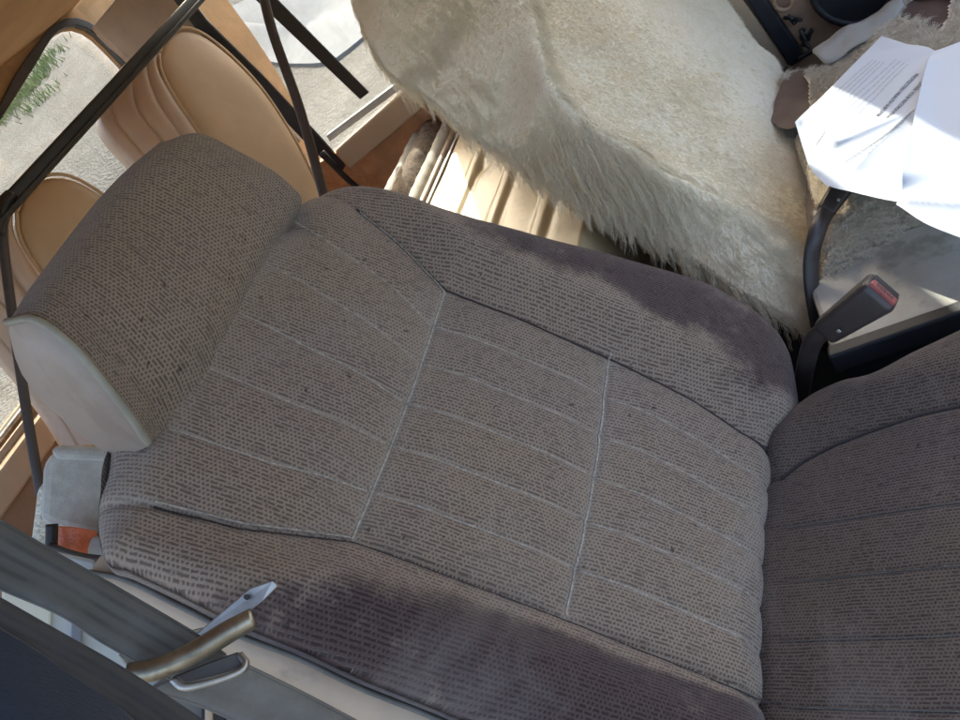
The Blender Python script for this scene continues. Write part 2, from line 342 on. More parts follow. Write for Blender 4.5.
def a_back(l, y, de):
    f, n = pb_far(l), pb_near(l)
    w = np.full_like(l, .80)
    w = w - .85*sst(y-f, .02, .085)*sst(l, -.20, .05) - .12*sst(y-f, 0, .02) + .30*sst(.045-de, 0, .045)*sst(y, .1, .2)*sst(l, .2, .33)
    w = w - .70*sst(n-y, .0, .07)*sst(l, -.36, -.08) - .62*sst(n-y, .0, .02)*sst(l, -.10, .10)
    w = w - .34*sst(l, .16, .29)*(y < f)
    w = w + .5*vnoise(l*.7, y, 22, 8)*sst(y-f, 0, .03)
    ins = np.minimum(sst(f-y, -.004, .004), sst(y-n, -.004, .004)); pale = 0*l
    for cs in (cs1, cs2): pale = np.maximum(pale, ins*(.75*np.exp(-((l-cs(y))/.0022)**2) + .28*np.exp(-np.abs(l-cs(y))/.012)))
    for k, c in enumerate(chan(l)): pale = np.maximum(pale, (.42+.15*(k % 2))*np.exp(-((y-c)/.0014)**2)*(l > -.24)*(l < .30))
    pale = np.maximum(pale, .45*np.exp(-((y-n-.003)/.003)**2)*(1-sst(l, -.12, .0)))
    pale = np.maximum(pale, .30*np.exp(-((l+.245)/.02)**2))
    return dict(wear=np.clip(w, 0, 1), pale=np.clip(pale, 0, 1))
S2 = lambda P: [toseat(p)[:2] for p in P]
far = S2([onseat(p, .008) for p in [(280, 208), (290, 188), (312, 174), (345, 173), (400, 192), (460, 212), (530, 233), (590, 250), (640, 266), (690, 282), (730, 303)]])
dn_ = S2([onseat(p, -.008) for p in [(730, 303), (762, 325), (784, 355), (797, 400), (797, 440), (790, 480)]]) + [np.array([.322, -.09]), np.array([.325, -.20]), np.array([.318, -.285])]
near = [np.array(q) for q in [(-.268, -.175), (-.260, -.203)]] + S2([onseat(p, -.03) for p in [(106, 562), (132, 575), (180, 598), (240, 628), (300, 652), (360, 680), (420, 704), (470, 726)]]) + [np.array([.16, -.28]), np.array([.318, -.285])]
top = [near[0], np.array([-.288, -.12]), np.array([-.30, 0]), np.array([-.285, .09]), far[0]]
back = pad('backrest', S0, Lw, Yw, Nw, near, far, top, dn_[::-1], 330, 260, M['fab'], fs, h_back, R=.055, skirt=.11, attrf=a_back, k=.45)
def bh(l, y, off=.0006):
    l, y = np.asarray(l, float), np.asarray(y, float); return float(h_back(l, y, None)) + off
def seam_line(name, pts, r, mat, off=.0005, par=None):
    P = rs(np.array(pts), max(20, int(len(pts)*8)), False)
    return tube(name, [seatp(l, y, bh(l, y, off)) for l, y in P], r, mat, par or back, seg=6, n=len(P)*2, wob=.00022)
for cs in (cs1, cs2):
    ys = np.linspace(pb_near(0)+.002, pb_far(0)-.001, 26); seam_line('cross_seam', [(cs(y), y) for y in ys], .00105, M['stitch'], .0012)
for k in range(5):
    for a, b in ((-.235, -.069), (-.062, .117), (.126, .285)):
        ls = np.linspace(a, b, 12); seam_line('channel_seam', [(l, chan(l)[k]) for l in ls], .0005 if k % 2 else .0006, M['stitch'], .0001)
seam_line('bolster_seam', [(l, pb_far(l)) for l in np.linspace(-.185, .315, 60)], .0013, M['seamd'], .0008)
seam_line('bolster_seam', [(l, pb_near(l)) for l in np.linspace(-.215, .31, 60)], .0007, M['seamd'], .0002)
seam_line('bolster_stitching', [(l, pb_near(l)+.003) for l in np.linspace(-.215, -.066, 30)], .0008, M['stitch'], .0022)
seam_line('bolster_stitching', [(l, pb_far(l)-.003) for l in np.linspace(-.18, -.066, 30)], .0006, M['stitch'], .0022)

# vinyl back shell edge along the near side
e1 = [onseat(p, -.055) for p in [(93, 570), (130, 578), (180, 602), (240, 632), (300, 655), (360, 684), (420, 708), (470, 730)]]
e2 = [onseat(p, -.075) for p in [(100, 590), (130, 600), (175, 622), (232, 652), (290, 684), (340, 712), (400, 742), (450, 770)]]
e1r, e2r = rs(e1, 60), rs(e2, 60)
e1r = e1r - Yw*.008; e2r = e2r - Yw*.008
rows = [e1r + Nw*.006 + Yw*.02, e1r + Nw*.003, e1r*.5+e2r*.5 + Nw*.006, e2r, e2r - Nw*.03 + Yw*.004, e2r - Nw*.12 + Yw*.03]
V = np.vstack(rows); k = 60
shell = mesh('back_shell', V, [[r*k+i, (r+1)*k+i, (r+1)*k+i+1, r*k+i+1] for r in range(len(rows)-1) for i in range(k-1)], M['vinylp'], fs)
m = shell.modifiers.new('sub', 'SUBSURF'); m.render_levels = 2; m.levels = 1
tube('piping', e1r + Nw*.007 + Yw*.004, .0022, M['pipeb'], fs, n=80)

# headrest
def yat(p, y): return ony(p, S0[1]+y)
nearA = [yat((9, 320), -.125), yat((38, 318), -.132), yat((75, 345), -.14), yat((105, 380), -.148), yat((130, 412), -.155), yat((150, 442), -.16)]
farA = [yat((160, 143), .105), yat((198, 134), .120), yat((245, 154), .135), yat((282, 178), .145), yat((301, 196), .15), yat((299, 212), .15)]
topA = [nearA[0], yat((42, 272), -.06), yat((80, 222), 0), yat((118, 178), .05), farA[0]]
botA = [nearA[-1], yat((168, 424), -.13), yat((205, 378), -.08), yat((250, 300), .02), yat((283, 240), .11), farA[-1]]
G = coons(topA, botA, nearA, farA, 130, 110, .5)        # u along Y, v from top to bottom
u, v = ease(130, .5)[:, None], ease(110, .5)[None]
G = G + (.020*np.sin(math.pi*v)**.8*np.clip(1-np.abs(2*u-1)**6, 0, 1))[..., None]*Nw
G = G + (.003*vnoise(u*np.ones_like(v), v*np.ones_like(u), 7, 3))[..., None]*Nw
arc_u = u*.30*np.ones_like(v); arc_v = v*.20*np.ones_like(u)
rimT, rimB = G[:, 0], G[:, -1]
nb = 14; rowsb = []
bk = [yat((9, 328), -.125), yat((16, 358), -.128), yat((30, 385), -.132), yat((60, 416), -.138), yat((100, 448), -.148), yat((122, 456), -.155), yat((150, 446), -.16)]
bkr = rs(bk, nb)
nearB = bkr
d_far = G[-1, 0]-G[0, 0]
Vb = [];
for i in range(130):
    ui = ease(130, .5)[i]
    A0, A1 = rimT[i], rimB[i]; B0, B1 = bkr[0], bkr[-1]
    for j in range(nb):
        t = j/(nb-1); off = bkr[j]-(B0+(B1-B0)*t); Vb.append(A0+(A1-A0)*t+off)
V = np.vstack([G.reshape(-1, 3), np.array(Vb)])
uvh = np.vstack([np.stack([arc_v, arc_u], -1).reshape(-1, 2), np.zeros((130*nb, 2))])
Fh = gridf(130, 110) + gridf(130, nb, 130*110)
# far end cap
cF = V[129*110:130*110]; cB = V[130*110+129*nb:130*110+130*nb]
loop = list(range(129*110, 130*110)) + [130*110+129*nb+j for j in range(nb-1, -1, -1)]
Fh.append(loop)
wearh = np.full(len(V), .88)
hr = mesh('headrest', V, Fh, M['fabh'], fs, uv=uvh, attr=dict(wear=wearh))
if np.array(hr.data.polygons[130*50].normal) @ Nw < 0: hr.data.flip_normals()
# near end panel, slightly domed
rim = np.vstack([G[0], nearB[::-1]]); cen = rim.mean(0); out = -Yw
VV = [cen + out*.008]; FF = []; R_ = 5
for r in range(1, R_+1):
    t = r/R_
    for p in rim: VV.append(cen+(p-cen)*t*.985 + out*(.008*(1-t**3)+.0015))
m_ = len(rim)
for i in range(m_): FF.append([0, 1+i, 1+(i+1) % m_])
for r in range(1, R_):
    for i in range(m_): FF.append([1+(r-1)*m_+i, 1+r*m_+i, 1+r*m_+(i+1) % m_, 1+(r-1)*m_+(i+1) % m_])
ep = mesh('end_panel', VV, FF, M['vinylg'], hr)
if np.array(ep.data.polygons[3].normal) @ out < 0: ep.data.flip_normals()
tube('piping', G[0]+out*.002+Nw*.0006, .0030, M['piping'], hr, n=70)

# seat cushion
cz = .605; ca = math.radians(6); CX = np.array([math.cos(ca), 0, math.sin(ca)]); CN = np.array([-math.sin(ca), 0, math.cos(ca)]); CO = np.array([-.215, .36, cz])
def onc(p, h=0): q = onp(p, CN, CO+h*CN)-CO; return np.array([q @ CX, q[1]])
cfar = [onc(p, -.02) for p in [(770, 440), (797, 415), (820, 398), (850, 385), (880, 378), (915, 360), (945, 345), (990, 325), (1060, 300)]]
cnear = [np.array([cfar[0][0]-.02, -.25]), np.array([.1, -.26]), np.array([.22, -.25])]
cse = [onc(p, 0) for p in [(780, 478), (800, 462), (830, 446), (870, 430), (915, 415), (960, 405), (1010, 396)]]
cse = np.array(cse); csf = interp(cse[:, 0], cse[:, 1])
def h_c(a, b, de):
    f = csf(a); h =   .015*sst(b-f, 0, .05) - .004*np.exp(-((b-f)/.004)**2) + .004*vnoise(a, b, 13, 4) + .0015*vnoise(a, b, 40, 9)
    h = h + .10*0
    for k in range(1, 6): h = h - (b < f)*.0012*np.exp(-((b-(.06-.055*k))/.003)**2)
    return h
def a_c(a, b, de):
    w = .50 + .25*sst(.03-de, 0, .03) - .08*sst(b-csf(a), .01, .05)
    return dict(wear=np.clip(w, 0, 1))
cush = pad('seat_cushion', CO, CX, Yw, CN, cnear, cfar, [cnear[0], np.array([cfar[0][0]-.03, 0]), cfar[0]], [cnear[-1], cfar[-1]], 150, 170, M['fabc'], fs, h_c, R=.04, skirt=.14, attrf=a_c, k=.3)
tube('bolster_seam', [CO+a*CX+b*Yw+(float(h_c(np.array(a), np.array(b), None))+.001)*CN for a, b in rs(cse, 60)], .0014, M['seamd'], cush, seg=6)
tube('piping', [CO+a*CX+b*Yw-.026*CN for a, b in rs(cfar[1:], 40)], .0034, M['pipeb'], cush, n=80)
for k in range(1, 5):
    b = .06-.055*k; tube('channel_seam', [CO+a*CX+b*Yw+(float(h_c(np.array(a), np.array(b), None))+.0008)*CN for a in np.linspace(-.0, .2, 20)], .0004, M['pipeb'], cush, seg=6, wob=.0002)

# ================================================================= PASSENGER SEAT AND SHEEPSKINS
ps = thing('passenger_seat', 'worn brown vinyl passenger seat almost hidden under the sheepskin covers', 'car seat', (-.2, 1.05, .5))
pn = [(-.44, .55, -.14), (.36, .30, -.10)]
slab('backrest', [seatp(-.25, .72, -.13), seatp(-.25, 1.0, -.13), seatp(.34, .80, -.10), seatp(.34, .48, -.10)], Nw, .08, M['brownv'], ps, .02)
slab('cushion', [(-.27, .76, .545), (.3, .76, .575), (.3, 1.26, .575), (-.27, 1.26, .545)], (0, 0, 1), .12, M['brownv'], ps, .03)

sil = [((340, -60), -.12), ((352, 0), -.12), ((374, 52), -.125), ((390, 76), -.125), ((413, 90), -.125), ((450, 120), -.12), ((512, 162), -.115), ((570, 196), -.105), ((628, 226), -.09), ((685, 262), -.07), ((742, 294), -.045), ((790, 318), -.03), ((812, 318), -.02)]
fe = [((560, -170), -.03), ((640, -90), -.03), ((700, -25), -.03), ((722, 5), -.03), ((745, 42), -.03), ((765, 62), -.03), ((778, 85), -.02)]
pnear = [toseat(onseat(p, h))[:2] for p, h in sil]; ph = [h for p, h in sil]
pfar = [toseat(onseat(p, h))[:2] for p, h in fe]
pbot = [pnear[-1], toseat(onseat((822, 250), -.02))[:2], toseat(onseat((812, 190), -.02))[:2], toseat(onseat((795, 135), -.02))[:2], pfar[-1]]
ptop = [pnear[0], toseat(onseat((430, -120), -.05))[:2], pfar[0]]
cre = np.array([toseat(onseat(p, 0))[:2] for p in [(500, -60), (535, 0), (542, 40), (548, 72), (570, 100), (600, 130), (640, 155), (690, 180), (740, 205), (790, 235), (815, 255)]])
o_ = np.argsort(cre[:, 0]); cref = interp(cre[o_, 0], cre[o_, 1])
G = coons(pnear, pfar, ptop, pbot, 150, 130, .2); a, b = G[..., 0], G[..., 1]
hs = rs([[x[0], h] for x, h in zip(pnear, ph)], ease(150, .2))[:, 1][:, None]
yn = b[:, :1]; yf = b[:, -1:]; cr = cref(a); cr = np.clip(cr, yn+.03, yf-.03)
t = np.clip((b-yn)/(cr-yn), 0, 1)                           # 0 at silhouette, 1 at crease
H = hs + (0.0-hs)*np.sin(t*math.pi/2)**1.0 + .018*np.sin(t*math.pi)*.8
H = H - .006*np.exp(-((b-cr)/.010)**2) - .012*sst(b-cr, 0, .06)*(1-sst(b-cr, .10, .25)) - .05*sst(.05-(yf-b), 0, .05)
H = H + .006*vnoise(a, b, 9, 11) + .004*vnoise(a, b, 22, 12) + .003*vnoise(a, b, 55, 13)*(t < 1)
P = S0 + a[..., None]*Lw + b[..., None]*Yw + H[..., None]*Nw
# wrap behind: extra rows at v=0 going back
ext = [P[:, :1] + Nw*q*.004 + Yw*q*.07 for q in (3, 2, 1)]
PP = np.concatenate(ext+[P], 1); nvv = PP.shape[1]
lenw = np.concatenate([np.ones((150, 3)), np.where(t < 1, .55+.45*(1-t)**.5, .10) ], 1)
core = (t >= 1) & (b-cr > .012)
lenw[:, 3:] = np.where(core, .13+.10*(vnoise(a, b, 12, 30)+.5), np.clip(1.02-.55*sst(t, .75, 1.0), .3, 1))
denw = np.concatenate([np.ones((150, 3)), np.where(core, .8, 1)], 1)
def fur(o, lw, dw, L, count, child, r, clump, rough, seed=1, grav=.0, tang=.0, rand=.3):
    g1 = o.vertex_groups.new(name='length'); g2 = o.vertex_groups.new(name='density')
    for i, (x, y) in enumerate(zip(lw.ravel(), dw.ravel())):
        g1.add([i], float(x), 'REPLACE')
        g2.add([i], float(y), 'REPLACE')
    md = o.modifiers.new('fur', 'PARTICLE_SYSTEM'); s = md.particle_system; st = s.settings; s.seed = seed
    st.type = 'HAIR'; st.count = count; st.hair_length = L; st.hair_step = 4; st.emit_from = 'FACE'; st.use_emit_random = True
    st.use_advanced_hair = True; st.normal_factor = L*.25/ .1 * .1
    st.child_type = 'INTERPOLATED'; st.rendered_child_count = child; st.child_percent = 1
    st.clump_factor = clump; st.clump_shape = .1; st.roughness_1 = rough; st.roughness_1_size = .04; st.roughness_2 = rough*1.2; st.roughness_2_size = .02; st.roughness_endpoint = rough*.8
    st.kink = 'WAVE'; st.kink_amplitude = .0014; st.kink_frequency = 2; st.kink_amplitude_clump = .8
    st.root_radius = 1; st.tip_radius = .25; st.radius_scale = r; st.render_step = 4; st.display_step = 3
    st.factor_random = rand*L; st.brownian_factor = 0; st.length_random = .4; st.child_length = 1
    s.vertex_group_length = 'length'; s.vertex_group_density = 'density'
    return st
shb = mesh('sheepskin_backrest_cover', PP.reshape(-1, 3), gridf(150, nvv), M['fur'], None, loc=seatp(.36, .6, 0))
if np.array(shb.data.polygons[75*(nvv-1)+60].normal) @ Nw < 0: shb.data.flip_normals()
tag(shb, 'large cream sheepskin cover, long shaggy sides and flattened middle, over the passenger backrest', 'seat cover')
st = fur(shb, lenw, denw, .013, 32000, 6, .0006, .80, .003)
st.tangent_factor = .0; st.object_align_factor = tuple((np.array(Lw)*.004 - EZ*.008 - Yw*.003).tolist())

# cushion sheepskin (short fleece)
zc = .60
cc = lambda p, z=zc: onz(p, z)[:2]
fn = [cc(p) for p in [(815, 292), (848, 258), (900, 226), (960, 200), (1060, 155)]]
ff = [cc(p) for p in [(768, 70), (800, 72), (835, 60), (868, 32), (895, 0), (950, -60)]]
GC = coons(fn, ff, [fn[0], cc((812, 200)), cc((790, 130)), ff[0]], [fn[-1], cc((1100, 0)), ff[-1]], 110, 100, .2)
a, b = GC[..., 0], GC[..., 1]; de = edist(GC)
R = .035; drop = np.where(de < R, R-np.sqrt(np.maximum(0, R*R-(R-de.clip(0, R))**2)), 0)
Z = zc + .02*sst(de, 0, .1) - drop + .016*vnoise(a, b, 10, 21) + .008*vnoise(a, b, 26, 22) + .004*vnoise(a, b, 60, 23)
VC = np.stack([a, b, Z], -1).reshape(-1, 3)
# the openings where brown seat vinyl shows
hole1 = [(768, 112), (778, 80), (788, 68), (800, 66), (808, 80), (809, 104), (795, 117), (780, 120)]
hole2 = [(893, 20), (905, -8), (955, -12), (950, 20), (938, 32), (912, 27)]
def inpoly(x, y, P):
    P = np.array(P); c = np.zeros_like(x, bool); j = len(P)-1
    for i in range(len(P)):
        cond = ((P[i, 1] > y) != (P[j, 1] > y)); c ^= cond & (x < (P[j, 0]-P[i, 0])*(y-P[i, 1])/(P[j, 1]-P[i, 1]+1e-12)+P[i, 0]); j = i
    return c
h1w = [cc(p, zc+.02) for p in hole1]; h2w = [cc(p, zc+.02) for p in hole2]
inh = inpoly(a, b, h1w) | inpoly(a, b, h2w)
fcs = [f for f in gridf(110, 100)]
VZ = VC.copy()
lw = np.where(inh, 0, .5+.5*(vnoise(a, b, 14, 33)+.5)); dw = np.where(inh, 0, 1.0)
shc = mesh('sheepskin_cushion_cover', VZ, [f for f in fcs if not all(inh.ravel()[i] for i in f)], M['fleece'], None, loc=(.0, .9, .6))
if shc.data.polygons[2000].normal.z < 0: shc.data.flip_normals()
tag(shc, 'dirty cream short-fleece sheepskin on the passenger seat cushion under the papers', 'seat cover')
st = fur(shc, lw, dw, .013, 14000, 6, .0007, .9, .005, 3); st.object_align_factor = (.004, .0, -.002)
for hw in (h1w, h2w):
    c0 = np.mean(hw, 0); ring = rs([*hw, hw[0]], 40)
    Vq = [np.array([*c0, zc+.006])]; Fq = []
    for r in range(1, 6):
        for p in ring[:-1]:
            q = c0+(p-c0)*r/5*1.06; Vq.append(np.array([q[0], q[1], zc+.006-.0*(r/5)**2+.006*float(vnoise(np.array(q[0]), np.array(q[1]), 40, 3))]))
    for i in range(39): Fq.append([0, 1+i, 1+(i+1) % 39])
    for r in range(1, 5):
        for i in range(39): Fq.append([1+(r-1)*39+i, 1+r*39+i, 1+r*39+(i+1) % 39, 1+(r-1)*39+(i+1) % 39])
    o = mesh('vinyl_patch', Vq, Fq, M['brownv'], ps)
    if o.data.polygons[0].normal.z < 0: o.data.flip_normals()
# smooth hide flap at the far edge of the fleece
hp = [onz(p, .622) for p in [(812, 52), (832, 34), (866, 18), (898, -6), (905, 8), (880, 34), (852, 50), (826, 62)]]
Gh = coons([hp[0], hp[7], hp[6], hp[5], hp[4]], [hp[0]+.004, hp[1], hp[2], hp[3]], [hp[0], hp[0]+.004], [hp[4], hp[3]], 30, 10, 0)
Gh[..., 2] += .002*np.sin(np.linspace(0, math.pi, 10))[None] + .012*vnoise(Gh[..., 0], Gh[..., 1], 28, 4) + .005*vnoise(Gh[..., 0], Gh[..., 1], 70, 5)
o = mesh('hide_edge', Gh.reshape(-1, 3), gridf(30, 10), M['hide'], shc); m = o.modifiers.new('so', 'SOLIDIFY'); m.thickness = .0015

# ================================================================= PAPERS
def sheet(name, label, edges, z, seed, amp, folds, slope=0.0):
    q = [[onz(p, z) for p in e] for e in edges]
    Gp = coons(*q, 90, 90, 0); x, y = Gp[..., 0], Gp[..., 1]
    Gp[..., 2] += hp_(x, y, seed, amp, folds)
    o = mesh(name, Gp.reshape(-1, 3), gridf(90, 90), M['paper'], None, loc=Gp[45, 45])
    if o.data.polygons[3000].normal.z < 0: o.data.flip_normals()
    tag(o, label, 'paper'); return o
def hp_(x, y, seed, amp, folds):
    h = amp*vnoise(x, y, 8, seed) + amp*.5*np.abs(vnoise(x, y, 17, seed+1))
    for (px, py), (qx, qy), w, k in folds:
        p, q = onz((px, py), .67)[:2], onz((qx, qy), .67)[:2]; d = q-p; L_ = np.linalg.norm(d); d /= L_
        s = (x-p[0])*(-d[1])+(y-p[1])*d[0]; tt = (x-p[0])*d[0]+(y-p[1])*d[1]
        h = h + k*np.exp(-np.abs(s)/w)*sst(tt, -.01, .01)*(1-sst(tt, L_-.01, L_+.01))
    return h
fold1 = [((818, 112), (838, 145), .006, .007), ((800, 120), (812, 160), .008, -.006), ((838, 145), (900, 118), .008, .006), ((855, 170), (915, 110), .01, .003)]
E1 = ([(795, 122), (840, 80), (881, 35)], [(828, 180), (868, 190), (925, 205)], [(795, 122), (803, 148), (811, 168), (828, 180)], [(881, 35), (900, 48), (932, 62), (960, 66), (925, 205)][:0] or [(881, 35), (932, 60), (930, 130), (925, 205)])
E1 = ([(795, 122), (840, 80), (881, 35)], [(826, 186), (880, 200), (940, 208)], [(795, 122), (803, 148), (811, 170), (826, 186)], [(881, 35), (905, 44), (940, 58), (945, 130), (940, 208)])
s1 = sheet('printed_sheet', 'crumpled white printed sheet with curled corner, under the folded blank sheet on the sheepskin', E1, .668, 41, .008, fold1)
fold2 = [((905, 206), (965, 210), .006, .006), ((915, 70), (905, 190), .02, .010)]
E2 = ([(932, 52), (950, 46), (990, 30), (1040, 10)], [(896, 204), (925, 222), (962, 237), (1030, 262)], [(932, 52), (922, 90), (912, 140), (903, 185), (896, 204)], [(1040, 10), (1040, 130), (1030, 262)])
s2 = sheet('folded_sheet', 'bluish white blank folded sheet lying on top of the printed sheet', E2, .678, 51, .007, fold2)
# printing: built as thin ink meshes that follow the sheet
def text(body, p0, p1, size_px, name='lettering', hgt=1.0):
    cu = bpy.data.curves.new('tmp', 'FONT'); cu.body = body; cu.size = 1; cu.resolution_u = 2; cu.offset = .022 if name == 'lettering' else 0
    ob = bpy.data.objects.new('tmp', cu); C.objects.link(ob); dg = bpy.context.evaluated_depsgraph_get(); me = bpy.data.meshes.new_from_object(ob.evaluated_get(dg))
    bpy.data.objects.remove(ob)
    V = np.array([v.co[:] for v in me.vertices]); Fa = [list(p.vertices) for p in me.polygons]; bpy.data.meshes.remove(me)
    a, b = onz(p0, .668)[:2], onz(p1, .668)[:2]; d = b-a; L_ = np.linalg.norm(d); d /= L_; up = np.array([-d[1], d[0]])
    sx = L_/V[:, 0].max(); sy = size_px
    X = a[0]+d[0]*V[:, 0]*sx+up[0]*V[:, 1]*sy; Y = a[1]+d[1]*V[:, 0]*sx+up[1]*V[:, 1]*sy
    Z = .668 + hp_(X, Y, 41, .008, fold1) + .0007
    mesh(name, np.stack([X, Y, Z], 1), Fa, M['ink'], s1, smooth=False)
text('OTHER YOUR RECORDS PERMIT', (921, 84), (884, 122), .0078)
text('PROTECTED HEALTH INFORM', (916, 76), (876, 117), .0078)
def lines(rows):
    words = 'the use and release of records about care may be made only with a signed form as allowed by law and for the time stated below'.split()
    for i, (p0, p1) in enumerate(rows):
        w = words[i*3 % 17:]+words; s = ' '.join(w[:13]); text(s, p0, p1, .0036, 'print_line')
dxy = np.array([-5.1, -3.3])
lines([((908-i*4.0, 66-i*1.6), (858-i*4.0, 116-i*3.0)) for i in range(4)])
lines([((884-i*3.8, 64-i*.9), (842-i*3.4, 106-i*2.4)) for i in range(4)])
lines([((918-i*3.6, 108+i*4.2), (868-i*5.5, 158+i*1.6)) for i in range(6)])
lines([((828-i*2.5, 132+i*3.2), (816-i*1.5, 144+i*2.6)) for i in range(3)])
# ================================================================= BUCKLES AND CONSOLE
def boxpts(c, ax, ay, az, sx, sy, sz): 
    return [c+ax*sx*i+ay*sy*j+az*sz*k for k in (-.5, .5) for i, j in ((-.5, -.5), (.5, -.5), (.5, .5), (-.5, .5))]
def obox(name, c, ax, ay, az, sx, sy, sz, mat, par, bev=.003, taper=1.0, seg=3):
    V = np.array(boxpts(c, ax, ay, az, sx, sy, sz))
    if taper != 1:
        for i in (0, 3, 4, 7): V[i] = c-ax*sx*.5 + (V[i]-(c-ax*sx*.5))*taper
    F_ = [[3, 2, 1, 0], [4, 5, 6, 7], [0, 1, 5, 4], [1, 2, 6, 5], [2, 3, 7, 6], [3, 0, 4, 7]]
    if np.cross(ax, ay) @ az < 0: F_ = [f[::-1] for f in F_]
    o = mesh(name, V, F_, mat, par, smooth=False)
    if bev: bevel(o, bev, seg); o.data.polygons.foreach_set('use_smooth', [True]*6)
    return o
def unit(v): return v/np.linalg.norm(v)
def buckle(label, root, p0, p1, width, thick, stalk, face, group):
    th = thing('seat_belt_buckle', label, 'buckle', root, group)
    ax = unit(p1-p0); L_ = np.linalg.norm(p1-p0); az = face - (face @ ax)*ax; az = unit(az); ay = np.cross(az, ax); c = (p0+p1)/2
    body = obox('housing', c, ax, ay, az, L_, width, thick, M['plast'], th, .006, .72, 4)
    obox('release_button', p1+ax*.0005+az*thick*.22, ax, ay, az, .006, width*.76, thick*.30, M['red'], th, .0012)
    obox('tongue_slot', p1+ax*.0002-az*thick*.14, ax, ay, az, .004, width*.74, thick*.30, M['black'], th, .0005)
    cu = bpy.data.curves.new('tmp', 'FONT'); cu.body = 'PRESS'; cu.size = 1; cu.offset = .01; tb = bpy.data.objects.new('tmp', cu); C.objects.link(tb)
    me = bpy.data.meshes.new_from_object(tb.evaluated_get(bpy.context.evaluated_depsgraph_get())); bpy.data.objects.remove(tb)
    tv = np.array([v.co[:] for v in me.vertices]); tv[:, 0] -= tv[:, 0].max()/2; sc_ = width*.52/(2*tv[:, 0].max()); o3 = p1+ax*.0037+az*thick*.15
    mesh('lettering', [o3+ay*x*sc_+az*y*sc_*.9 for x, y, _ in tv], [list(p.vertices) for p in me.polygons], M['black'], th, smooth=False)
    obox('rivet', c+az*thick*.50-ax*L_*.22-ay*.004, ax, ay, az, .004, .004, .001, M['steel'], th, .0005)
    tube('stalk', stalk+[p0+ax*.01], .0062, M['plast'], th, flat=(az, 1.6, .8), n=30)
    return th
B0, B1 = W(824, 332, .74), W(884, 290, .68)
buckle('dark brown buckle with faded red release button beside the driver seat', W(800, 400, .86), B0, B1, .038, .030,
       [W(800, 400, .86), W(806, 365, .80), W(814, 340, .755)], np.array(CAM-B0)+np.array([0, -.4, 0]), 'front seat belt buckles')
B2, B3 = W(824, 214, .885), W(852, 172, .90)
buckle('brown buckle on a black stalk, its top tucked under the papers', W(812, 300, .88), B2, B3, .030, .020,
       [W(822, 350, .93), W(814, 305, .89), W(811, 265, .875), W(817, 232, .865)], np.array(CAM-B2)+np.array([0, -.2, 0]), 'front seat belt buckles')

con = thing('centre_console', 'pale grey console box with dark blue sides between the front seats', 'console', (-.05, .63, .3))
zt = .59
ctop = [onz(p, zt) for p in [(808, 285), (900, 230), (1010, 190), (1040, 262), (960, 305), (830, 350)]]
slab('top', ctop, EZ, .02, M['console'], con, .006)
cs_ = [p-np.array([0, 0, .0205]) for p in ctop]; cc_ = np.mean(cs_, 0)
slab('side', [cc_+(p-cc_)*.985 for p in cs_], EZ, .25, M['navy'], con, .01)
slab('lip', [onz(p, zt+.004) for p in [(826, 346), (960, 300), (1040, 262), (1042, 270), (961, 312), (828, 358)]], EZ, .03, M['navy'], con, .003)

# ================================================================= CAR BODY (trim, windows, floor, roof)
car = thing('car_body', 'tan-trimmed car interior shell with windows, pillars, roof lining and floor', 'car', (-.7, .75, .3))
XR, YF = -1.65, 1.5
slab('floor', [(-.98, -.02, .30), (1.1, -.02, .30), (1.1, YF, .30), (-.98, YF, .30)], EZ, .03, M['floor'], car, 0)
# cargo floor: cream painted steel with cross ribs, raised lip
zf = .70
def ribz(x):
    z = 0*x
    for c0 in (-.79, -.675, -.56): z = z + .0055*np.exp(-((x-c0)/.014)**4) - .002*np.exp(-((x-c0-.022)/.008)**2)
    return z
xs = np.linspace(-.885, -.42, 160); ys_ = np.linspace(.0, YF-.02, 90)
X_, Y_ = np.meshgrid(xs, ys_, indexing='ij'); Z_ = zf + ribz(X_ + .003*vnoise(X_, Y_, 5, 2)) + .004*vnoise(X_, Y_, 12, 7) - .008*np.exp(-(((X_+.76)/.02)**2+((Y_-1.18)/.02)**2)) + .007*np.exp(-(((X_+.85)/.012)**2+((Y_-1.16)/.015)**2))
Z_ -= .26*sst(X_, -.47, -.415)
cf = mesh('steel_load_floor', np.stack([X_, Y_, Z_], -1).reshape(-1, 3), gridf(160, 90), M['metalt'], car)
if cf.data.polygons[500].normal.z < 0: cf.data.flip_normals()
tube('floor_lip', [(-.888, .02, zf+.004), (-.888, YF-.03, zf+.004)], .003, M['steel'], car, sm=False)
slab('floor_edge', [(-.891, .0, zf), (-.905, .0, zf), (-.905, YF-.01, zf), (-.891, YF-.01, zf)], EZ, .26, M['black'], car, 0)
slab('load_bay_floor', [(XR, .0, .44), (-.907, .0, .44), (-.907, YF, .44), (XR, YF, .44)], EZ, .03, M['brown'], car, 0)
# far side wall: lower hardboard panel + ledge + window
def sy_(p): return ony(p, YF)
lz = sy_((365, 135))[2]
slab('hardboard_panel', [(-1.45, YF-.004, .44), (-.3, YF-.004, .44), (-.3, YF-.004, lz), (-1.45, YF-.004, lz)], (0, -1, 0), .02, M['orange'], car, 0)
for px in ((368, 118), (357, 121), (346, 127), (338, 131), (372, 113)):
    pass
lp = sy_((328, 168)), sy_((420, 108))
q0, q1, q2, q3 = ony((350, 170), YF-.03), ony((421, 110), YF-.03), ony((405, 95), YF-.03), ony((334, 152), YF-.03)
d = unit((q1-q0)); q1 = q1+d*.6; q2 = q2+d*.6
slab('window_ledge', [q0, q1, q2, q3], (0, -1, 0), .028, M['ledge'], car, .006)
w0, w1, w2, w3 = ony((330, 142), YF-.01), ony((400, 90), YF-.01), ony((396, 84), YF-.01), ony((326, 136), YF-.01)
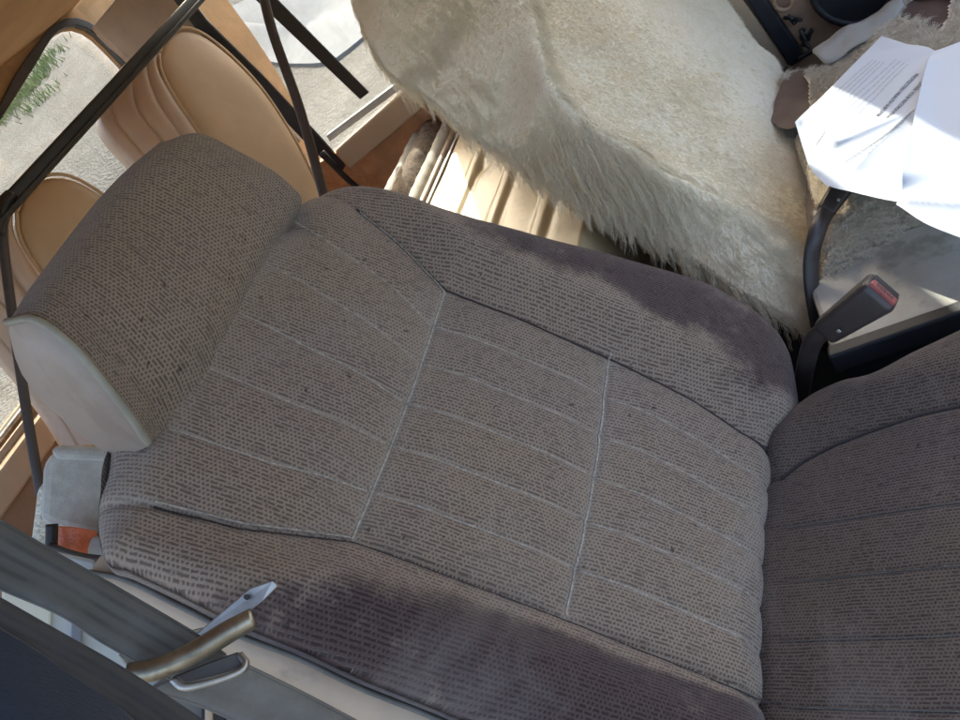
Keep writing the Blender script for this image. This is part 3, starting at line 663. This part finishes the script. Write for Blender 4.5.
d = unit(w1-w0); slab('chrome_strip', [w0, w1+d*.6, w2+d*.6, w3], (0, -1, 0), .012, M['pale'], car, .002)
def bar(name, pts, y, th, mat, bev=.003): return slab(name, [ony(p, y) for p in pts], (0, -1, 0), th, mat, car, bev)
bar('window_divider', [(245, -30), (277, 0), (369, 93), (360, 100), (255, 0), (222, -30)][::-1], YF-.006, .006, M['black'])
bar('pillar_seal', [(150, -30), (168, -30), (205, 20), (262, 76), (322, 140), (345, 166), (340, 176), (310, 148), (255, 90), (196, 30)][::-1], YF-.008, .008, M['black'])
tube('seal_rubber', [ony(p, YF-.05) for p in [(322, 152), (340, 172), (360, 190), (380, 206), (400, 225)]], .008, M['black'], car)
gz0, gz1 = sy_((365, 120))[2]-.02, 1.40
slab('side_window_glass', [(-1.62, YF, gz0), (-.3, YF, gz0), (-.3, YF, gz1), (-1.62, YF, gz1)], (0, -1, 0), .004, M['glass'], car, 0)
# rear pillar / panel between the far window and the rear window
bar('rear_pillar_trim', [(90, 30), (118, -4), (150, -40), (160, -36), (186, 4), (236, 66), (300, 142), (260, 190), (180, 130), (135, 75)][::-1], YF+.0, .03, M['tanp'])
# rear wall with window opening
wo = [onx(p, XR) for p in [(-60, 190), (-20, 150), (0, 120), (28, 76), (50, 40), (60, 31), (72, 27), (86, 31), (100, 42), (125, 68), (158, 104), (200, 152)]]
sill = onx((25, 408), XR); zs = sill[2]
zs = onx((0, 432), XR)[2]
op = [(p[1], p[2]) for p in wo]
op = op + [(1.47, zs), (.02, zs)]
outr = [( -.03, op[0][1]+.06)] + [(y, z+.06) for y, z in op[1:-2]] 
def ringpanel(name, inner, outer_off, x, th, mat, bev=.003):
    I = np.array(inner); c0 = I.mean(0); O = np.array([c0+(p-c0)*1.0+unit(p-c0)*outer_off for p in I]); k = len(I)
    V = [(x, *p) for p in I]+[(x, *p) for p in O]+[(x-th, *p) for p in I]+[(x-th, *p) for p in O]; Fa = []
    for i in range(k):
        j = (i+1) % k; Fa += [[i, j, k+j, k+i], [2*k+i, 3*k+i, 3*k+j, 2*k+j], [i, 2*k+i, 2*k+j, j], [k+i, k+j, 3*k+j, 3*k+i]]
    o = mesh(name, V, Fa, mat, car, smooth=False); bevel(o, bev, 2) if bev else None
    return o
ops = [tuple(p) for p in rs([*op[:12]], 40)] + [op[12], op[13]]
ringpanel('rear_window_seal', ops, .022, XR+.012, .02, M['dark'])
ringpanel('rear_wall_trim', ops, .5, XR, .02, M['head'], 0)
slab('rear_window_glass', [(XR-.03, y, z) for y, z in ops], (1, 0, 0), .004, M['glass'], car, 0)
tube('rear_chrome', [(XR+.016, .0, zs-.006), (XR+.016, 1.45, zs-.006)], .006, M['steel'], car, sm=False)
# rear sill (tan) and lower tailgate trim
sx0, sx1 = XR+.05, XR+.02
slab('rear_sill', [(XR+.01, .0, zs-.03), (XR+.06, .0, zs-.03), (XR+.06, 1.45, zs-.03), (XR+.01, 1.45, zs-.03)], EZ, .055, M['ledge'], car, .006)
slab('tailgate_trim', [(XR+.04, .0, zs-.08), (XR+.04, 1.48, zs-.08), (XR+.04, 1.48, .44), (XR+.04, .0, .44)], (1, 0, 0), .02, M['brown'], car, .004)
obox('tailgate_clip', onx((12, 440), XR+.066), EY, EZ, EX, .09, .012, .01, M['ledge'], car, .002)
# roof
zr = 1.405
slab('roof_lining', [(XR-.1, -.02, zr), (.20, -.02, zr), (.20, YF+.02, zr), (XR-.1, YF+.02, zr)], (0, 0, -1), .04, M['head'], car, .01)
# near side panel, then far-side slabs that block the sun
slab('near_side_panel', [(-1.62, -.03, .30), (-.95, -.03, .30), (-.95, -.03, 1.0), (-1.62, -.03, 1.0)], (0, 1, 0), .04, M['brown'], car, .006)
slab('sun_block_pillar', [(-.97, YF-.005, .80), (-.50, YF-.005, .80), (-.475, YF-.005, 1.40), (-.93, YF-.005, 1.40)], (0, -1, 0), .05, M['ledge'], car, .006)  # hidden pillar, made extra wide to keep sun off load floor and console
slab('sun_block_base', [(-.70, YF-.03, .3), (-.34, YF-.03, .3), (-.34, YF-.03, .98), (-.70, YF-.03, .98)], (0, -1, 0), .03, M['ledge'], car, .006)  # slab added to stop low sun reaching the passenger cushion
# front far door trim
ydo = 1.42
def dr(p, y=ydo): return ony(p, y)
slab('front_door_trim', [(-.33, ydo, .3), (.9, ydo, .3), (.9, ydo, .98), (-.33, ydo, .98)], (0, -1, 0), .04, M['brown'], car, .006)
slab('door_edge_strip', [dr(p, ydo-.01) for p in [(700, -30), (722, -30), (790, 66), (772, 74), (716, -2)]], (0, -1, 0), .02, M['ledge'], car, .003)
slab('door_seal_strip', [dr(p, ydo-.016) for p in [(726, -30), (746, -30), (806, 58), (790, 68)]], (0, -1, 0), .02, M['navy'], car, .004)
tube('speaker_rim', [dr((852+40*math.cos(t), -8+32*math.sin(t)), ydo-.02) for t in np.linspace(0, 2*math.pi, 25)], .006, M['black'], car, sm=False)
slab('speaker_grille', [dr((852+38*math.cos(t), -8+31*math.sin(t)), ydo-.014) for t in np.linspace(0, 2*math.pi, 25)[:-1]], (0, -1, 0), .01, M['navy'], car, 0)
for k, (px, py) in enumerate([(789, 18), (795, 24), (799, 20), (804, 30), (808, 36), (812, 32), (806, 44), (812, 50)]):
    p = dr((px, py), ydo-.02); tube('broken_clip', [p, p+rng.normal(0, .008, 3), p+rng.normal(0, .012, 3)], .0035, M['black'], car, seg=6)
tube('handle_boss', [dr((783+9*math.cos(t), 2+8*math.sin(t)), ydo-.02) for t in np.linspace(0, 2*math.pi, 17)], .004, M['brown'], car, sm=False)
slab('paper_shade_frame', [(-.37, YF, .98), (-.10, YF, .98), (-.06, YF, 1.40), (-.33, YF, 1.40)], (0, -1, 0), .04, M['ledge'], car, .006)  # out-of-view frame bar, widened so its shadow falls on the papers

# rolled mat between load bay and steel floor
rl = thing('rolled_mat', 'grey-brown pile mat rolled between two white felt edges behind the steel floor', 'mat', (-1.0, 1.1, .7))
def rolltube(name, xa, r, mat, z, amp, seg=16, ya=.3, yb=YF-.03):
    n = 90; Pn = [(xa+amp*math.sin(i*.5)*.3, ya+(yb-ya)*i/(n-1), z) for i in range(n)]
    o = tube(name, Pn, r, mat, rl, seg=seg, n=n, sm=False)
    me = o.data; V = np.array([v.co[:] for v in me.vertices]); V[:, 2] += amp*np.sin(V[:, 1]*150)*.5+amp*vnoise(V[:, 1], V[:, 0], 40, 6)*1.5; V[:, 0] += amp*vnoise(V[:, 1], V[:, 2], 60, 8)*1.5
    me.vertices.foreach_set('co', V.ravel()); return o
rolltube('felt_edge', -.945, .019, M['carpetw'], zf+.000, .0015)
rolltube('pile_roll', -.995, .035, M['roll'], zf+.000, .003, 20)
rolltube('felt_edge', -1.045, .018, M['carpetw'], zf+.008, .0012)
tube('binding', [(-.918, .3, zf-.004), (-.918, YF-.03, zf-.004)], .011, M['vinylp'], rl, sm=False)

# ================================================================= REAR TAN SEATS
def back_seat(off, label):
    """one tan vinyl seat back: a piped pad with pleated side, standing; drawn from the first one and moved"""
    xs_ = -1.33
    root = thing('rear_seat', label, 'car seat', np.array([xs_, 1.15, .55])+off, 'tan rear seats')
    nrm = unit(np.array([1, -.15, .25])); o0 = np.array([xs_, 1.15, 1.0])
    f = lambda p, h=0: onp(p, nrm, o0+nrm*h)
    padp = [(159, 55), (166, 38), (180, 29), (200, 33), (228, 54), (257, 84), (278, 113), (300, 150), (322, 196), (348, 250), (300, 290), (262, 235), (232, 185), (200, 135), (175, 98), (162, 74)]
    P = rs([f(p) for p in padp+padp[:1]], 90)[:-1]; c0 = P.mean(0); k = len(P); V = []; Fa = []
    prof = [(1.0, -.075), (1.0, -.03), (1.005, -.012), (.985, -.001), (.955, .006), (.88, .013), (.7, .018), (.4, .02), (.1, .02)]
    for s, h in prof: V += [c0+(p-c0)*s+nrm*h for p in P]
    for r in range(len(prof)-1):
        for i in range(k): Fa.append([r*k+i, r*k+(i+1) % k, (r+1)*k+(i+1) % k, (r+1)*k+i])
    Fa.append([(len(prof)-1)*k+i for i in range(k)]); 
    V = np.array(V)+off
    pd = mesh('pad', V, Fa, M['tan'], root)
    if np.array(pd.data.polygons[-1].normal) @ nrm < 0: pd.data.flip_normals()
    tube('piping', np.vstack([P, P[:1]])+nrm*.004+off, .0035, M['tan'], root, sm=False, n=180)
    # pleated side: bands running alongside the pad's edge, falling back to the left
    ed = [(170, 32), (158, 46), (158, 70), (172, 98), (198, 135), (232, 188), (262, 240), (300, 295)]
    oe = [(150, 48), (118, 72), (101, 104), (104, 128), (136, 165), (178, 222), (210, 275), (250, 330)]
    a = rs([f(p, 0) for p in ed], 70); b = rs([f(p, -.10) for p in oe], 70)
    n = 90; t = np.linspace(0, 1, n)
    pl = np.abs(np.sin(t*math.pi*3.5))**.45*.016*np.interp(t, [0, .05, .9, 1], [0, 1, 1, .3])
    G = a[:, None]*(1-t[None, :, None])+b[:, None]*t[None, :, None] + nrm*(pl+.03*np.sin(t*math.pi))[None, :, None]
    G[..., :] += (.003*vnoise(G[..., 0], G[..., 2], 25, 9))[..., None]*nrm
    V = np.concatenate([G, b[:, None]-nrm*.05+0*G[:, :1], ], 1)+off
    sd = mesh('pleated_side', V.reshape(-1, 3), gridf(70, n+1), M['tanp'], root)
    if np.array(sd.data.polygons[40].normal) @ nrm < 0: sd.data.flip_normals()
    m = sd.modifiers.new('so', 'SOLIDIFY'); m.thickness = .004; m.offset = -1
    return root
back_seat(np.zeros(3), 'larger-looking tan vinyl rear seat with piped pad, touching the far window seal')
d2 = onp((45, 178), EX, (-1.36, 0, 0)) - onp((180, 29), EX, (-1.33, 0, 0))
back_seat(d2, 'tan pleated rear seat showing left of the headrest, beside the rear window sill')

# ================================================================= LUGGAGE BARRIER
gb = thing('luggage_barrier', 'black bar with two dark braces crossing in front of the rear window', 'luggage barrier', (-1.2, .7, .9))
def bb(p, x=-1.16): return onx(p, x)
q0, q1 = bb((-8, 222)), bb((212, -18)); ax = unit(q1-q0)
obox('crossbar', (q0+q1)/2+ax*.02, ax, unit(np.cross(EX, ax)), EX, np.linalg.norm(q1-q0)+.2, .026, .018, M['blackp'], gb, .004)
obox('crossbar_rail', (q0+q1)/2+ax*.02+EX*.012+unit(np.cross(EX, ax))*-.006, ax, unit(np.cross(EX, ax)), EX, np.linalg.norm(q1-q0)+.2, .006, .008, M['blackp'], gb, .002)
tube('brace', [bb((258, -30), -1.05), bb((272, 30), -1.05), bb((300, 110), -1.05), bb((325, 200), -1.05), bb((340, 260), -1.05)], .0105, M['tube'], gb)
tube('brace', [bb((3, 205)), bb((4, 250)), bb((16, 340)), bb((28, 420)), bb((42, 500))], .0070, M['tube'], gb)
tube('end_fitting', [bb((-4, 235)), bb((4, 206)), bb((12, 196))], .012, M['blackp'], gb)

# ================================================================= NEAR LEFT CLUTTER
gbx = thing('grey_carpet_roll', 'pale grey carpet-covered cushion standing behind the knit seat', 'cushion', W(90, 500, .8))
fbp = lambda p, d=.82: onp(p, unit(CAM-W(80, 490, .82)), W(80, 490, d))
cpn = unit(CAM-W(80, 490, .82))
slab('face', [fbp(p) for p in [(44, 462), (56, 450), (110, 449), (160, 452), (175, 560), (90, 535), (52, 526), (40, 520)]], cpn, .09, M['carpet'], gbx, .012)
slab('top_fold', [fbp(p, .815) for p in [(50, 449), (60, 445), (120, 447), (160, 450), (160, 463), (110, 461), (56, 459)]], cpn, .03, M['carpet'], gbx, .006)
tg = slab('crumpled_rag', [fbp(p, .86) for p in [(70, 452), (78, 446), (92, 444), (104, 442), (108, 450), (98, 456)]], cpn, .03, M['ledge'], None, .006)
tag(tg, 'scrap of cream cloth on top of the pale grey cushion', 'rag')
wb = slab('woven_sack', [fbp(p, .83) for p in [(38, 488), (46, 480), (56, 500), (52, 560), (30, 552)]], cpn, .05, plain('woven_white', (.74, .72, .60), .9, var=.35, nscale=220, bscale=260, bst=1, bdist=.003), None, .01)
tag(wb, 'cream woven fabric edge beside the pale grey cushion, next to the tailgate trim', 'sack')
rp = thing('plastic_bag_holder', 'clear-fronted black rack holding an orange-red plastic bag', 'rack', W(75, 545, .8))
P0 = [(56, 526), (64, 524), (100, 530), (100, 560), (58, 556)]
bagp = coons([fbp((58, 526), .805), fbp((75, 527), .80), fbp((96, 531), .805)], [fbp((58, 560), .805), fbp((80, 562), .8), fbp((96, 560), .805)], [fbp((58, 526), .805), fbp((58, 560), .805)], [fbp((96, 531), .805), fbp((96, 560), .805)], 30, 24, 0)
bagp += (.006*np.abs(vnoise(bagp[..., 0]*1, bagp[..., 2], 60, 3)))[..., None]*cpn
bo = mesh('bag', bagp.reshape(-1, 3), gridf(30, 24), M['redp'], rp); m = bo.modifiers.new('so', 'SOLIDIFY'); m.thickness = .002
tube('post', [fbp((52, 524), .79), fbp((51, 560), .79)], .006, M['black'], rp, sm=False)
tube('rail', [fbp((48, 546), .785), fbp((80, 556), .785), fbp((110, 560), .785)], .004, M['dark'], rp)
slab('pale_block', [fbp(p, .80) for p in [(84, 548), (92, 536), (110, 538), (110, 566), (84, 562)]], cpn, .03, M['pale'], rp, .004)

# door pillar trim seen between the straps
dpn = unit(CAM-W(90, 620, .6)); dp = lambda p, d=.6: onp(p, dpn, W(90, 620, d))
bp = thing('door_pillar', 'pale cream and grey door pillar behind the seat belt straps', 'pillar', W(90, 700, .62))
slab('cream_panel', [dp(p) for p in [(2, 588), (12, 584), (52, 606), (50, 640), (0, 640)]], dpn, .02, M['cream'], bp, .002)
slab('grey_panel', [dp(p, .605) for p in [(48, 596), (200, 680), (230, 760), (40, 760)]], dpn, .02, M['pale'], bp, .002)
slab('dark_joint', [dp(p, .598) for p in [(72, 612), (82, 618), (82, 680), (70, 680)]], dpn, .01, plain('grey_joint', (.19, .2, .23), .5), bp, .001)
slab('sill_strip', [dp(p, .59) for p in [(40, 548), (96, 560), (100, 590), (170, 640), (170, 660), (60, 600)]], dpn, .02, M['pale'], bp, .003)
slab('brown_corner', [dp(p, .62) for p in [(-40, 570), (8, 586), (8, 640), (-40, 640)]], dpn, .02, M['brown'], bp, .002)
slab('lower_trim', [dp(p, .57) for p in [(205, 650), (350, 735), (350, 800), (150, 800), (150, 690)]], dpn, .02, plain('grey_lower_trim', (.17, .16, .145), .6), bp, .004)
slab('latch_pocket', [dp(p, .56) for p in [(203, 690), (226, 700), (228, 760), (203, 760)]], dpn, .01, M['black'], bp, .002)
obox('latch_pin', dp((209, 712), .555), unit(dp((209, 700))-dp((209, 712))), unit(dp((220, 712))-dp((209, 712))), dpn, .05, .006, .006, M['ledge'], bp, .002)

# ================================================================= SEAT BELT
sb = thing('seat_belt', 'grey webbing seat belt running through a worn steel and bronze slide beside the seat', 'seat belt', W(190, 660, .42))
cn = unit(CAM-W(150, 640, .4)); cp = lambda p, d=.4: onp(p, cn, W(150, 640, d))
def strap(name, mid, w, mat, par, twist=0):
    """flat webbing: list of (upper px, lower px, depth)"""
    U_ = rs([cp(a, d) for a, b, d in mid], 60); B_ = rs([cp(b, d) for a, b, d in mid], 60); n = 14; t = np.linspace(0, 1, n)
    G = U_[:, None]*(1-t)[None, :, None]+B_[:, None]*t[None, :, None] + (.0022*np.sin(t*math.pi)**.5+.0008*np.sin(t*9))[None, :, None]*cn
    uv = np.stack(np.meshgrid(np.linspace(0, .3, 60), t*.04, indexing='ij'), -1).reshape(-1, 2)
    o = mesh(name, G.reshape(-1, 3), gridf(60, n), mat, par, uv=uv); m = o.modifiers.new('so', 'SOLIDIFY'); m.thickness = .0016; m.offset = 0
    tube('selvedge', U_+cn*.0006, .0011, mat, o, seg=6, n=80); tube('selvedge', B_+cn*.0006, .0011, mat, o, seg=6, n=80)
    return o
strap('webbing', [((-40, 498), (-40, 568), .40), ((0, 521), (0, 588), .405), ((60, 556), (60, 614), .41), ((120, 590), (100, 640), .415), ((200, 637), (150, 668), .42), ((225, 655), (190, 688), .425)], .04, M['web'], sb)
strap('webbing', [((215, 652), (150, 690), .432), ((260, 672), (200, 705), .436), ((320, 702), (260, 735), .44), ((400, 745), (330, 790), .44)], .04, plain('webbing_lower', (.15, .14, .125), .75, nscale=30, bscale=600, bst=.4), sb)
tube('roller_bar', [cp((128, 674), .408), cp((160, 668), .405), cp((195, 652), .402), (cp((228, 632), .40)), cp((254, 618), .398)], [.0058, .0064, .0064, .0066, .0062], M['brass'], sb, seg=18)
def plate(name, pts, d, th, mat, hole=None):
    return slab(name, [cp(p, d) for p in pts], cn, th, mat, sb, .0008)
# top blade of the tongue
def blade(name, pxs, ds, th, mat):
    P = [cp(p, d) for p, d in zip(pxs, ds)]; nn = np.cross(P[1]-P[0], P[3]-P[0]); nn = unit(nn); nn = nn if nn @ cn > 0 else -nn
    return slab(name, P, nn, th, mat, sb, .0007)
blade('tongue_blade', [(196, 634), (250, 588), (272, 581), (278, 586), (262, 602), (212, 640)], [.418, .405, .40, .40, .402, .415], .0018, M['steel'])
tube('blade_hole', [cp((247+2.4*math.cos(t), 597+1.7*math.sin(t)), .4035) for t in np.linspace(0, 2*math.pi, 13)], .0007, M['black'], sb, sm=False)
slab('blade_slot', [cp((248+2.2*math.cos(t), 597+1.6*math.sin(t)), .4032) for t in np.linspace(0, 2*math.pi, 13)[:-1]], cn, .0004, M['black'], sb, 0)
blade('slide_frame', [(118, 655), (150, 640), (200, 628), (222, 625), (218, 634), (190, 645), (150, 662), (128, 668)], [.419]*8, .002, M['brass'])
blade('lower_plate', [(175, 676), (205, 664), (238, 652), (247, 658), (243, 668), (215, 676), (184, 683)], [.412]*7, .002, M['plast'])
tube('lower_plate_edge', [cp((173, 679), .408), cp((184, 687), .406), cp((208, 683), .405), cp((238, 673), .405), cp((246, 664), .407), cp((240, 655), .412)], .0022, M['steel'], sb, seg=10)
# second, darker strap nearer to the camera
sb2 = thing('door_strap', 'dark webbing strap crossing the lower left corner below the grey belt', 'strap', W(100, 660, .34))
strap('webbing', [((-60, 566), (-60, 618), .33), ((0, 600), (0, 648), .33), ((60, 634), (60, 678), .335), ((120, 668), (110, 706), .34), ((170, 700), (160, 740), .345), ((230, 740), (200, 780), .35)], .04, M['webd'], sb2)
# denim
Gd = coons([cp((-60, 610), .30), cp((0, 646), .30), (cp((50, 680), .305)), cp((110, 722), .31), cp((160, 770), .31)], [cp((-60, 820), .30), cp((40, 830), .3), cp((160, 860), .3)], [cp((-60, 610), .30), cp((-60, 820), .30)], [cp((160, 770), .31), cp((160, 860), .3)], 60, 50, 0)
vv = np.linspace(0, 1, 50)[None, :]; Gd += (.03*np.sin(vv*math.pi*.6)-.035+.004*vnoise(Gd[..., 0], Gd[..., 2], 40, 3))[..., None]*cn
dn = mesh('denim_cloth', Gd.reshape(-1, 3), gridf(60, 50), M['denim'], None, loc=Gd[30, 25]); m = dn.modifiers.new('so', 'SOLIDIFY'); m.thickness = .004
tag(dn, 'fold of dark blue denim cloth in the lower left corner below the dark strap', 'cloth')

# ================================================================= OUTSIDE
def gz(x, y):
    d = np.maximum(0, np.hypot(np.minimum(x+2.2, 0), np.maximum(y-3, 0))); return .20*np.maximum(0, d-3)*sst(d, 3, 8)
n = 160; g = np.sinh(np.linspace(-4.5, 4.5, n)); g = g/g.max()
X_, Y_ = np.meshgrid(g*120-2, g*120+2, indexing='ij'); Z_ = np.minimum(gz(X_, Y_), 8)+.015*vnoise(X_, Y_, 1.2, 3)
gr = mesh('ground', np.stack([X_, Y_, Z_], -1).reshape(-1, 3), gridf(n, n), M['ground'], None); tag(gr, kind='structure')
if gr.data.polygons[200].normal.z < 0: gr.data.flip_normals()
def gpt(p):
    r = ray(*p); t = 1
    while t < 60:
        q = CAM+r*t
        if q[2] < float(gz(q[0], q[1])): return q
        t += .02
    return q
pw = np.array([gpt(p) for p in [(205, 20), (250, 0), (300, -40), (420, -30), (400, 10), (362, 42), (335, 62), (300, 66), (265, 62), (230, 42)]])
pc = pw.mean(0); pr = rs(np.vstack([pw, pw[:1]]), 60)[:-1]
Vp = [[*pc[:2], gz(*pc[:2])+.03]]+[[q[0], q[1], gz(q[0], q[1])+.03] for q in pr]+[[q[0], q[1], gz(q[0], q[1])-.05] for q in pr]
Fp = [[0, 1+i, 1+(i+1) % 59] for i in range(59)]+[[1+i, 60+i, 60+(i+1) % 59, 1+(i+1) % 59] for i in range(59)]
cpd = mesh('pavement', Vp, Fp, M['conc'], None, smooth=False); tag(cpd, kind='structure')
# grass tuft strip up the bank
gc = [gpt((px, py)) for px, py in [(28, 92), (34, 84), (42, 72), (20, 100), (8, 112), (2, 122), (40, 102), (48, 60)]]
Vg, Fg = [], []
for i in range(900):
    q = gc[rng.integers(len(gc))]+np.array([*rng.normal(0, .25, 2), 0]); q[2] = float(gz(q[0], q[1])); h = rng.uniform(.06, .22); th = rng.uniform(0, 6.28); w = .012
    d = np.array([math.cos(th), math.sin(th), 0]); k = len(Vg); l = rng.normal(0, .06, 3); l[2] = 0
    Vg += [q-d*w, q+d*w, q+l+np.array([0, 0, h])]; Fg.append([k, k+1, k+2])
gs = mesh('grass', Vg, Fg, M['grass'], None, smooth=False); tag(gs, kind='stuff')

# ================================================================= LIGHT, CAMERA
SUN = unit(np.array([-.35, .75, .55]))
el = math.asin(SUN[2]); az = math.atan2(SUN[0], SUN[1])
w = bpy.data.worlds.new('World'); sc.world = w; w.use_nodes = True; nt = w.node_tree
sky = nt.nodes.new('ShaderNodeTexSky'); sky.sky_type = 'NISHITA'; sky.sun_disc = False; sky.sun_elevation = el; sky.sun_rotation = az; sky.dust_density = 6; sky.ozone_density = 0
bg = nt.nodes['Background']; bg.inputs[1].default_value = .15; nt.links.new(sky.outputs[0], bg.inputs[0])
ld = bpy.data.lights.new('sun', 'SUN'); ld.energy = 2.3; ld.angle = math.radians(.5); ld.color = (1, .94, .84)
lo = bpy.data.objects.new('sun', ld); C.objects.link(lo); lo.rotation_euler = Vector(SUN).to_track_quat('Z', 'Y').to_euler(); lo.location = (0, 0, 5)
cd = bpy.data.cameras.new('camera'); cam = bpy.data.objects.new('camera', cd); C.objects.link(cam); sc.camera = cam
from mathutils import Matrix
mw = Matrix([[*A[0], CAM[0]], [*A[1], CAM[1]], [*A[2], CAM[2]], [0, 0, 0, 1]]); cam.matrix_world = mw
cd.sensor_width = 36; cd.lens = 27; cd.clip_start = .02; cd.clip_end = 500
sc.view_settings.view_transform = 'Standard'; sc.view_settings.look = 'None'; sc.view_settings.gamma = 1; sc.view_settings.exposure = 2.12
